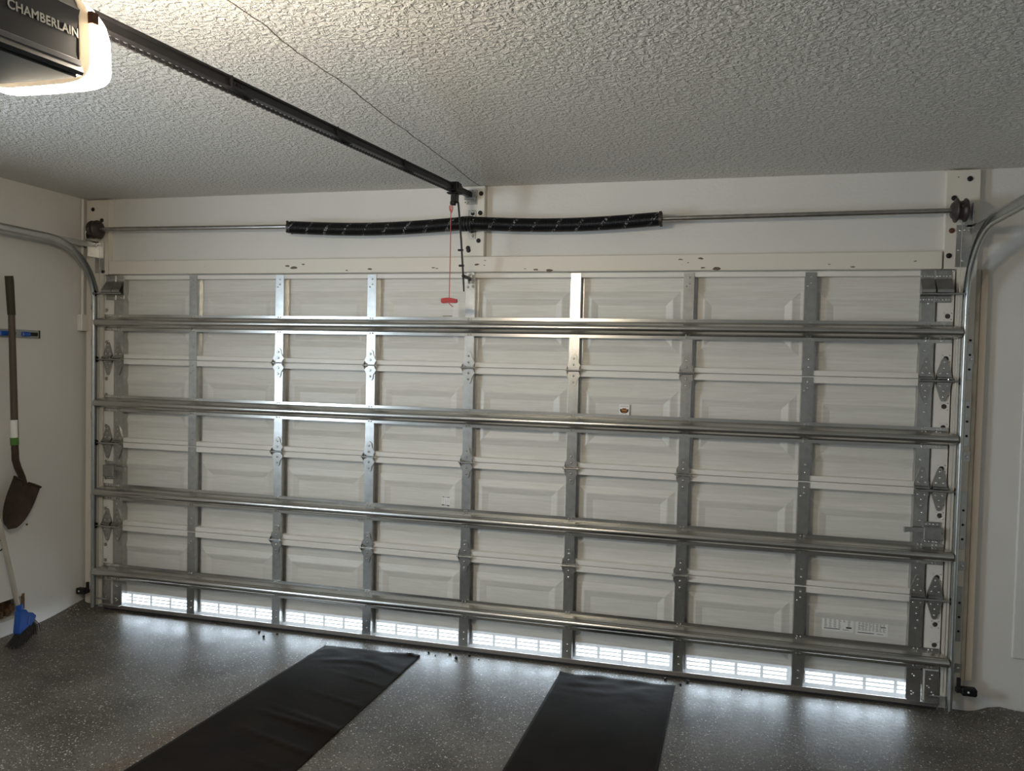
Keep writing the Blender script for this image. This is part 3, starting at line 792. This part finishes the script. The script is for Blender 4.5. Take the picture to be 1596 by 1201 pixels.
# bearing brackets (fixed to the boards)
bc = thing('spring_bracket', 'steel centre bearing bracket on the spring pad board', 'bracket', (0.006, -0.013, 2.41))
mb = MB(); mb.box((-0.022, -0.004, -0.075), (0.022, 0.0, 0.085), 0.001); mb.box((-0.002, -0.075, -0.045), (0.002, -0.004, 0.045))
for z in (-0.06, 0.072): bolt(mb, 0.006, -0.004, z, 0.009, 0.008, 6)
mb.build('plate', 'galv', bc)
for sd, lb in ((-1, 'galvanised end bearing plate under the drum by the shovel wall'), (1, 'galvanised end bearing plate under the drum by the wood strip')):
    be = thing('bearing_plate', lb, 'bracket', (sd * 2.478, -0.010, 2.40))
    mb = MB(); mb.box((-0.002, -0.115, -0.045), (0.002, 0, 0.045), 0.0008); mb.box((min(0, sd * 0.03), -0.004, -0.05), (max(0, sd * 0.03), 0, 0.06), 0.001); bolt(mb, sd * 0.016, -0.004, 0.03, 0.007, 0.006, 6)
    mb.build('plate', 'galv', be)
    mb = MB().tube([(0, -0.080, 0.014), (sd * 0.010, -0.080, 0.014)], 0.022, 16); mb.build('bearing', 'galv', be)
for sd, lb in ((-1, 'thin steel lift cable hanging beside the shovel wall track'), (1, 'thin steel lift cable hanging beside the wood strip')):
    o = MB().tube([(0, -0.0, 0), (0, -0.0, 2.27)], 0.0016, 6).build('lift_cable', 'shaft', None, (sd * 2.458, -0.032, 0.10)); tag(o, lb, 'cable')

# ------------------------------------------------------------------ opener with rail and chain
RS = 0.0677
def rz(y): return 2.419 + (y + 2.305) * RS
op = thing('garage_opener', 'charcoal ceiling opener with lit lamp cover and long black rail', 'door opener', (0, -2.9, rz(-2.9)))
TILT = math.atan(RS)
OY, OZ = -2.9, rz(-2.9)
OX = -0.020
def loc(p): return (p[0], p[1] - OY, p[2] - OZ)
# housing (local y backwards negative), tilted with the rail
def til(v):   # tilt about the origin
    y, z = v[1], v[2]
    return (v[0] + OX, y * math.cos(TILT) - z * math.sin(TILT), y * math.sin(TILT) + z * math.cos(TILT))
def tilted(mb): mb.v = [til(v) for v in mb.v]; return mb
BZ = 2.208 - OZ      # housing bottom, local
HT = 0.150
sec = [(-0.126, BZ), (0.126, BZ), (0.130, BZ + 0.006), (0.126, BZ + 0.018), (0.124, BZ + 0.026), (0.128, BZ + HT - 0.025), (0.108, BZ + HT + 0.020), (-0.108, BZ + HT + 0.020), (-0.128, BZ + HT - 0.025), (-0.124, BZ + 0.026), (-0.126, BZ + 0.018), (-0.130, BZ + 0.006)]
mb = MB()
mb.loft([[(x * s_, y, z) for x, z in sec] for y, s_ in ((0.0, 1.0), (-0.36, 1.0), (-0.40, 0.9))], True, True)
hs = tilted(mb).build('motor_housing', 'opener', op)
for sd in (-1, 1):
    mb = MB(); a, b_ = sorted((sd * 0.124, sd * 0.1285)); mb.box((a, -0.37, BZ + 0.016), (b_, -0.002, BZ + 0.029), 0.002)
    tilted(mb).build('edge_strip', 'opstrip', hs)
    mb = MB(); mb.prism([(sd * 0.1285, BZ + HT - 0.026), (sd * 0.1085, BZ + HT + 0.014), (sd * 0.107, BZ + HT + 0.014), (sd * 0.127, BZ + HT - 0.026)], 1, -0.37, -0.002)
    tilted(mb).build('top_bevel', 'opstrip', hs)
mb = MB().box((-0.118, -0.36, BZ - 0.004), (0.118, -0.004, BZ + 0.001), 0.002); tilted(mb).build('bottom_cover', 'openerlow', hs)
# side lettering
cu = bpy.data.curves.new('lettering', 'FONT'); cu.body = 'CHAMBERLAIN'; cu.size = 0.034; cu.extrude = 0.0006; cu.offset = 0.0006; cu.align_x = 'CENTER'; cu.align_y = 'CENTER'
cu.space_character = 1.05
tmp = bpy.data.objects.new('lettering', cu); col.objects.link(tmp)
bpy.context.view_layer.update()
lm = bpy.data.meshes.new_from_object(tmp.evaluated_get(bpy.context.evaluated_depsgraph_get())); bpy.data.objects.remove(tmp)
xs = [v.co.x for v in lm.vertices]; LW = max(xs) - min(xs)
lm.materials.clear(); lm.materials.append(M['letters'])
TW = 0.158
lo = link('lettering', lm, hs)
SXT = TW / LW
lo.scale = (SXT, SXT * 0.80, 1)
lo.rotation_euler = (PI / 2 + 0.0, 0, PI / 2); 
lo.matrix_local = Matrix.Translation(til((0.1272, -0.086, BZ + 0.078))) @ Matrix.Rotation(TILT, 4, 'X') @ Matrix(((0, 0, 1, 0), (1, 0, 0, 0), (0, 1, 0, 0), (0, 0, 0, 1))) @ Matrix.Diagonal((SXT, SXT * 1.0, 1, 1))
lo['label'] = 'silver lettering along the side of the housing'
# lamp cover: superellipse rings
def ring(y, hw, z0, z1, e=5.0, n=36):
    c = (z0 + z1) / 2; h = (z1 - z0) / 2; out = []
    for k in range(n):
        a = 2 * PI * k / n; ca, sa = math.cos(a), math.sin(a)
        out.append((hw * math.copysign(abs(ca) ** (2 / e), ca), y, c + h * math.copysign(abs(sa) ** (2 / e), sa)))
    return out
mb = MB().loft([ring(-0.004, 0.128, BZ - 0.002, BZ + HT + 0.018), ring(0.006, 0.130, BZ - 0.004, BZ + HT + 0.016), ring(0.016, 0.133, BZ - 0.007, BZ + HT + 0.012)], True, False, smooth=True)
rim = tilted(mb).build('lamp_rim', 'lensrim', op)
mb = MB().loft([ring(0.016, 0.133, BZ - 0.007, BZ + HT + 0.012), ring(0.034, 0.142, BZ - 0.012, BZ + HT), ring(0.052, 0.144, BZ - 0.012, BZ + HT - 0.018), ring(0.068, 0.136, BZ - 0.008, BZ + HT - 0.035), ring(0.078, 0.116, BZ + 0.002, BZ + HT - 0.050, 4)], False, True, smooth=True)
# top of the cover left without emission, to keep lamp light off the ceiling
for fi in range(len(mb.f) - 1):
    mb.m[fi] = 1 if 6 <= fi % 36 <= 11 else 0
tilted(mb).build('lamp_cover', ['lens', 'lensrim'], op)['label'] = 'glowing white lamp cover'
mb = MB().box((0.1315, 0.014, BZ + HT - 0.046), (0.1430, 0.032, BZ + HT - 0.022), 0.001); tilted(mb).build('latch_slot', 'rust', op)
# rail: T section
Y0, Y1 = -2.84, -0.020
mb = MB(); P = [(-0.013, 0.015), (-0.013, 0.010), (-0.006, 0.007), (-0.006, -0.010), (-0.011, -0.012), (-0.011, -0.015), (0.011, -0.015), (0.011, -0.012), (0.006, -0.010), (0.006, 0.007), (0.013, 0.010), (0.013, 0.015)]
mb.loft([[(x, y - OY, rz(y) + z - OZ) for x, z in P] for y in (Y0, Y1)], True, True)
rl = mb.build('rail', 'blacksteel', op)
for y in (-2.25, -1.62, -1.0):
    mb = MB()
    for k in range(4): mb.box((-0.0075, y + 0.02 * k - OY, rz(y + 0.02 * k) - 0.004 - OZ), (0.0075, y + 0.02 * k + 0.010 - OY, rz(y + 0.02 * k) + 0.003 - OZ))
    mb.box((-0.0145, y - 0.010 - OY, rz(y) - 0.017 - OZ), (0.0145, y + 0.095 - OY, rz(y) - 0.0135 - OZ)); mb.box((-0.0145, y - 0.012 - OY, rz(y) - 0.016 - OZ), (0.0145, y - 0.008 - OY, rz(y) + 0.016 - OZ))
    mb.build('rail_joint', 'black', rl)
mb = MB(); y = -2.80; k = 0
while y < -0.36:
    zc_ = rz(y) - 0.026 - OZ
    hh, ww = (0.0048, 0.0040) if k % 2 == 0 else (0.0033, 0.0028)
    mb.box((-ww, y - OY, zc_ - hh), (ww, y + 0.0118 - OY, zc_ + hh))
    y += 0.0127; k += 1
ch = mb.build('chain', 'blacksteel', op); ch['kind'] = 'stuff'
mb = MB(); mb.box((-0.022, -0.060 - OY, rz(0) - 0.022 - OZ), (0.022, -0.014 - OY, rz(0) + 0.022 - OZ), 0.003); mb.box((-0.030, -0.017 - OY, rz(0) - 0.05 - OZ), (0.034, -0.0125 - OY, rz(0) + 0.030 - OZ), 0.001)
mb.tube([(-0.03, -0.045 - OY, rz(0) - 0.020 - OZ), (0.03, -0.045 - OY, rz(0) - 0.020 - OZ)], 0.010, 10)
for (x, z) in ((0.022, 0.018), (0.024, -0.036), (-0.02, -0.04)): bolt(mb, x, -0.017 - OY, rz(0) + z - OZ, 0.007, 0.006, 6)
mb.build('header_bracket', 'galv', op)
# ceiling hanger straps out of view hold the housing up
for sd in (-1, 1): MB().box((sd * 0.10 - 0.015, -0.22, BZ + HT + 0.005), (sd * 0.10 + 0.015, -0.217, ZC - OZ - 0.001)).build('hanger_strap', 'galv', op)
# trolley, arm
TY = -0.300
tr = thing('opener_trolley', 'black rail trolley with curved steel arm down to the door', 'trolley', (0.0, TY, rz(TY)))
mb = MB(); mb.box((-0.024, -0.055, -0.026), (0.024, 0.055, 0.022), 0.004); mb.box((-0.028, -0.030, -0.010), (0.028, 0.030, 0.027), 0.004)
mb.box((-0.014, -0.028, -0.075), (0.014, 0.026, -0.024), 0.003); mb.box((-0.030, -0.045, -0.036), (0.026, -0.012, -0.028), 0.002); mb.box((-0.020, -0.020, -0.090), (0.006, 0.008, -0.070), 0.003)
mb.build('carriage', 'black', tr)
AX = 0.014
def L_(x, y, z): return (x, y - TY, z - rz(TY))
arm = [(-0.285, 2.485), (-0.255, 2.400), (-0.222, 2.290), (-0.196, 2.190), (-0.178, 2.120), (-0.168, 2.075), (-0.160, 2.030)]
mb = MB(); rings = []
for i, (y, z) in enumerate(arm):
    hw = 0.0075 if i < 6 else 0.004
    rings.append([L_(AX - 0.003, y - hw, z), L_(AX + 0.003, y - hw, z), L_(AX + 0.003, y + hw, z), L_(AX - 0.003, y + hw, z)])
mb.loft(rings, True, True)
for z, y in ((2.245, -0.212), (2.165, -0.192)): mb.tube([L_(AX - 0.020, y, z), L_(AX + 0.008, y, z)], 0.006, 8)
am = mb.build('arm', 'blacksteel', tr)
MB().tube([L_(AX, -0.175, 2.112), L_(AX - 0.002, -0.09, 2.112), L_(AX - 0.004, -0.035, 2.110)], 0.010, 8).build('arm_link', 'blacksteel', tr)
mb = MB(); mb.box(L_(-0.020, -0.0065, 2.055), L_(0.024, -0.0025, 2.150), 0.001); mb.box(L_(AX - 0.016, -0.050, 2.085), L_(AX - 0.013, -0.006, 2.135)); mb.box(L_(AX + 0.005, -0.050, 2.085), L_(AX + 0.008, -0.006, 2.135))
for (x, z) in ((-0.012, 2.068), (0.016, 2.072), (0.0, 2.142)): bolt(mb, *L_(x, -0.0065, z), 0.008, 0.008, 8)
mb.build('door_bracket', 'galv', tr)
# emergency release cord
er = thing('release_cord', 'thin red emergency release cord with red handle', 'cord', (-0.016, -0.312, 1.955))
MB().tube([(0, 0, 0.0), (0.0015, 0, 0.25), (0.0, 0, 0.505)], 0.0024, 6).build('cord', 'rope', er)
mb = MB(); mb.tube([(0.004, 0, 0.47), (-0.006, 0, 0.485), (-0.008, 0.0, 0.505), (0.004, 0.004, 0.512), (0.010, 0, 0.495), (0.004, 0, 0.47)], 0.0032, 6); mb.build('loop', 'rope', er)
mb = MB(); pts = [(-0.042, 0.007), (-0.040, 0.013), (-0.010, 0.017), (0.012, 0.016), (0.042, 0.010), (0.044, -0.006), (0.034, -0.011), (0.0, -0.009), (-0.034, -0.012), (-0.042, -0.007)]
mb.prism(pts, 1, -0.010, 0.010); mb.build('handle', 'red', er, (0, 0, 0.012))
MB().tube([(0, 0, 0.0), (0.012, 0, -0.012), (0.022, 0.0, -0.018)], 0.0024, 6).build('cord_tail', 'rope', er)

# ------------------------------------------------------------------ safety sensors
def sensor(sd, label):
    x, z = (-2.560, 0.122) if sd < 0 else (2.560, 0.128)
    s_ = thing('safety_sensor', label, 'sensor', (x, -0.055, z))
    mb = MB(); mb.box((-0.032, -0.020, -0.019), (0.036, 0.020, 0.019), 0.006); mb.build('body', 'black', s_)
    bx0, bx1 = sorted((-sd * 0.030, -sd * 0.054))
    mb = MB(); mb.box((bx0, -0.010, -0.010), (bx1, 0.012, 0.014), 0.003); mb.box((-sd * 0.042 - 0.008, -0.006, 0.0), (-sd * 0.042 + 0.008, 0.010, 0.060), 0.002); mb.build('bracket', 'blacksteel', s_)
    mb = MB(); bolt(mb, -0.004, -0.020, 0.002, 0.005, 0.004, 10); mb.build('indicator', 'led', s_)
sensor(-1, 'black door safety sensor low on the shovel wall side')
sensor(1, 'black door safety sensor at the foot of the wood strip')

# ------------------------------------------------------------------ things on the left wall
rk = thing('tool_rack', 'grey wall rack with blue grip holders', 'tool rack', (XL, -0.52, 1.755))
MB().box((0.0, -0.45, -0.024), (0.014, 0.160, 0.024), 0.003).build('rack_rail', 'grey_plastic', rk)
for y in (-0.085, 0.065):
    mb = MB(); mb.box((0.012, y - 0.034, -0.015), (0.030, y + 0.022, 0.013), 0.005); mb.build('grip_holder', 'blue', rk)
    mb = MB(); mb.box((0.012, y + 0.024, -0.010), (0.026, y + 0.075, 0.010), 0.003); mb.build('grip_roller', 'black', rk)
mb = MB()
mb.box((0.010, 0.156, -0.024), (0.018, 0.162, 0.024)); mb.build('end_cap', 'black', rk)

sv = thing('shovel', 'rusty round-point shovel with dark handle hanging on the wall rack', 'shovel', (XL + 0.056, -0.599, 0.648))
sxw = 0.0
def S(y, z, x=0.0): return (x, y + 0.58, z - 0.65)
MB().tube([S(-0.590, 2.080), S(-0.586, 2.05), S(-0.572, 1.860)], [0.0215, 0.0225, 0.0205], 14).build('grip', 'olive', sv)
MB().tube([S(-0.572, 1.864), S(-0.560, 1.50), S(-0.549, 1.15)], [0.0175, 0.0185, 0.0195], 14).build('handle', 'shovel_wood', sv)
MB().tube([S(-0.5555, 1.262), S(-0.552, 1.16)], 0.0202, 14, cap=False).build('paper_label', 'paper', sv)
MB().tube([S(-0.5525, 1.160), S(-0.550, 1.118)], 0.0222, 14).build('band', 'green', sv)
MB().tube([S(-0.550, 1.125), S(-0.545, 1.03), S(-0.530, 0.985), S(-0.500, 0.925), S(-0.482, 0.880)], [0.019, 0.0195, 0.0195, 0.018, 0.015], 14).build('socket', 'shovel_iron', sv)
# blade: dished grid, outline given in (along, across)
mb = MB(); rows = []
ax0 = Vector((-0.478, 0.893)); tip = Vector((-0.600, 0.640)); dirn = (tip - ax0).normalized(); acr = Vector((-dirn.y, dirn.x)); Ln = (tip - ax0).length
if acr.x < 0: acr = -acr
nU, nV = 14, 10
def blade(u, v, off_):
    wd = 0.100 * (1.0 if u < 0.25 else math.sqrt(max(0.0, 1 - ((u - 0.25) / 0.75) ** 2.2)) ) + 0.001
    p = ax0 + dirn * (u * Ln) + acr * (v * wd)
    dish = 0.020 * (1 - v * v) * math.sin(PI * min(1, u * 1.1)) 
    return S(p.x, p.y, 0.004 - dish * 0.5 + 0.012 * abs(v) + off_)
for off_ in (0.0, -0.0035):
    vs = [blade(i / nU, -1 + 2 * j / nV, off_) for i in range(nU + 1) for j in range(nV + 1)]
    mb.add(vs, [(i * (nV + 1) + j, i * (nV + 1) + j + 1, (i + 1) * (nV + 1) + j + 1, (i + 1) * (nV + 1) + j) for i in range(nU) for j in range(nV)], True)
# rolled foot treads
for sg in (-1, 1):
    a = ax0 + acr * (sg * 0.018); b2_ = ax0 + acr * (sg * 0.102)
    mb.tube([S(a.x, a.y, 0.006), S((a.x + b2_.x) / 2, (a.y + b2_.y) / 2, 0.012), S(b2_.x, b2_.y, 0.018)], [0.006, 0.008, 0.007], 8)
mb.build('blade', 'shovel_iron', sv)

# broom leaning by the wall
br = thing('broom', 'angle broom with blue head and dark bristles leaning by the wall', 'broom', (-2.44, -0.66, 0.0))
hb0 = Vector((-2.475, -0.600, 0.155)); tp = Vector((-2.575, -0.790, 1.30))
def Bq(v): return (v[0] + 2.44, v[1] + 0.66, v[2])
MB().tube([Bq(hb0), Bq(hb0.lerp(tp, 0.5)), Bq(tp)], 0.0135, 12).build('handle', 'broom_handle', br)
# blue head: flared block in the y-z plane
head_top = [(-0.628, 0.170), (-0.590, 0.172), (-0.575, 0.150), (-0.548, 0.142), (-0.528, 0.120), (-0.540, 0.095), (-0.580, 0.060), (-0.632, 0.043), (-0.640, 0.060)]
xh_ = -2.455
mb = MB()
mb.loft([[Bq((xh_ - 0.022, y, z)) for y, z in head_top], [Bq((xh_ - 0.016, y + (y + 0.585) * 0.10, z + (z - 0.1) * 0.06)) for y, z in head_top], [Bq((xh_ + 0.016, y + (y + 0.585) * 0.10, z + (z - 0.1) * 0.06)) for y, z in head_top], [Bq((xh_ + 0.022, y, z)) for y, z in head_top]], True, True)
mb.tube([Bq((-2.476, -0.602, 0.205)), Bq((-2.468, -0.598, 0.14))], 0.020, 12)
mb.tube([Bq((xh_ + 0.016, -0.575, 0.135)), Bq((xh_ + 0.02, -0.585, 0.09))], 0.008, 8)
mb.build('head', 'blue', br)
mb = MB()
for i in range(420):
    u = random.random(); k = random.uniform(-1, 1)
    y0 = -0.632 + u * 0.095; z0 = 0.048 + u * 0.058
    x0 = xh_ + k * 0.018
    ye = -0.735 + u * 0.215 + random.uniform(-0.012, 0.012); ze = 0.004 + u * 0.022 + random.uniform(0, 0.006)
    xe = xh_ + 0.06 * (1 - u) + k * 0.04 + random.uniform(-0.01, 0.01)
    pts = [Bq((x0, y0, z0)), Bq(((x0 + xe) / 2, (y0 + ye) / 2 + 0.012, (z0 + ze) / 2 + 0.004)), Bq((xe, ye, ze))]
    mb.tube(pts, [0.0022, 0.0022, 0.0014], 4, cap=False)
o = mb.build('bristles', 'bristle', br); o['kind'] = 'stuff'

hk = MB().tube([(0.0, -0.08, 0.030), (0.012, -0.02, 0.034), (0.014, 0.022, 0.026), (0.014, 0.034, 0.010), (0.014, 0.034, -0.016), (0.012, 0.022, -0.030), (0.012, -0.02, -0.036), (0.0, -0.08, -0.040)], 0.0035, 8).build('wire_hook', 'black', None, (XL + 0.008, -0.645, 0.545))
tag(hk, 'bent black wire loop on the wall behind the broom', 'hook')
bxo = thing('junction_box', 'small white junction box with conduit on the jamb corner', 'junction box', (-2.578, -0.045, 1.79))
MB().box((-0.021, -0.020, 0.0), (0.018, 0.036, 0.105), 0.004).build('box', 'white_end', bxo)
MB().tube([(-0.008, 0.012, 0.105), (-0.008, 0.012, 0.838)], 0.009, 10).build('conduit', 'white_end', bxo)

# ------------------------------------------------------------------ mats and grit on the floor
def floor_mat(label, A, B, C_, D, wav):
    # A,B far edge (left,right), C_,D near edge
    nu, nv = 40, 110; vs = []; fs = []
    A, B, C_, D = map(Vector, (A, B, C_, D))
    def hgt(u, v, x, y):
        h = 0.003 + 0.0035 * max(0, noise.noise((x * 2.2, y * 2.2, wav)))
        far = max(0, 1 - v / 0.16)
        h += 0.012 * far * max(0, noise.noise((x * 7 + 2 * y, y * 16 - x * 3, wav * 2.1)) + 0.12) 
        r_ = noise.noise((x * 1.3 + y * 4.5, y * 1.1, wav * 5))
        h += 0.010 * max(0, 1 - abs(r_) * 16) * max(0, noise.noise((x * 1.5, y * 1.5, 9 + wav)) )
        return h
    for q in (1, 0):
        for j in range(nv + 1):
            v = j / nv
            for i in range(nu + 1):
                u = i / nu
                p = (A.lerp(B, u)).lerp(C_.lerp(D, u), v)
                if j == 0: p = p + Vector((0, 0.010 * noise.noise((u * 5, wav, 0))))
                vs.append((p.x, p.y, hgt(u, v, p.x, p.y) if q else 0.0008))
    n1 = (nu + 1) * (nv + 1)
    for j in range(nv):
        for i in range(nu):
            a = j * (nu + 1) + i; fs.append((a, a + 1, a + nu + 2, a + nu + 1)); fs.append((n1 + a, n1 + a + nu + 1, n1 + a + nu + 2, n1 + a + 1))
    edge = [i for i in range(nu + 1)] + [j * (nu + 1) + nu for j in range(1, nv + 1)] + [nv * (nu + 1) + i for i in range(nu - 1, -1, -1)] + [j * (nu + 1) for j in range(nv - 1, 0, -1)]
    for k in range(len(edge)):
        a, b_ = edge[k], edge[(k + 1) % len(edge)]; fs.append((a, b_, n1 + b_, n1 + a))
    o = MB().add(vs, fs, True).build('floor_mat', 'mat'); tag(o, label, 'mat', 'black floor runners')
floor_mat('long black floor runner nearer the broom', (-0.785, -0.150), (-0.205, -0.140), (-0.935, -2.25), (-0.262, -2.25), 1.0)
floor_mat('long black floor runner farther from the broom', (0.585, -0.122), (1.188, -0.118), (0.515, -2.25), (1.120, -2.25), 2.0)

grit = [(-1.254, -0.083, 8), (-1.188, -0.14, 8), (-1.136, -0.078, 7), (-0.178, -0.078, 7), (-0.058, -0.060, 9), (-0.003, -0.111, 9), (0.054, -0.05, 8), (-0.267, -0.127, 5), (1.135, -0.050, 9), (1.25, -0.046, 9), (1.215, -0.096, 8), (-0.13, -0.10, 4), (0.12, -0.085, 4), (1.52, -0.06, 4)]
for i, (x, y, r_) in enumerate(grit):
    mb = MB(); n = 8; r_ = r_ / 1000.0; rings = []
    for k in range(1, 5):
        ph_ = PI * k / 5
        rings.append([(r_ * math.sin(ph_) * math.cos(2 * PI * q / n) * (1 + 0.25 * noise.noise((q * 2.0, k, i))), r_ * math.sin(ph_) * math.sin(2 * PI * q / n) * (1 + 0.25 * noise.noise((q * 2.0, k, i + 7))), r_ * 0.82 + r_ * math.cos(ph_)) for q in range(n)])
    mb.loft(rings, True, True, smooth=True)
    o = mb.build('grit_lump', 'pebble', None, (x, y, 0.0)); 
    where = 'between the broom and the first runner' if x < -0.9 else ('between the two black runners' if x < 0.5 else 'beside the far corner of the second runner')
    tag(o, 'tiny black lump of grit by the door, ' + where, 'grit', 'black grit lumps ' + where)
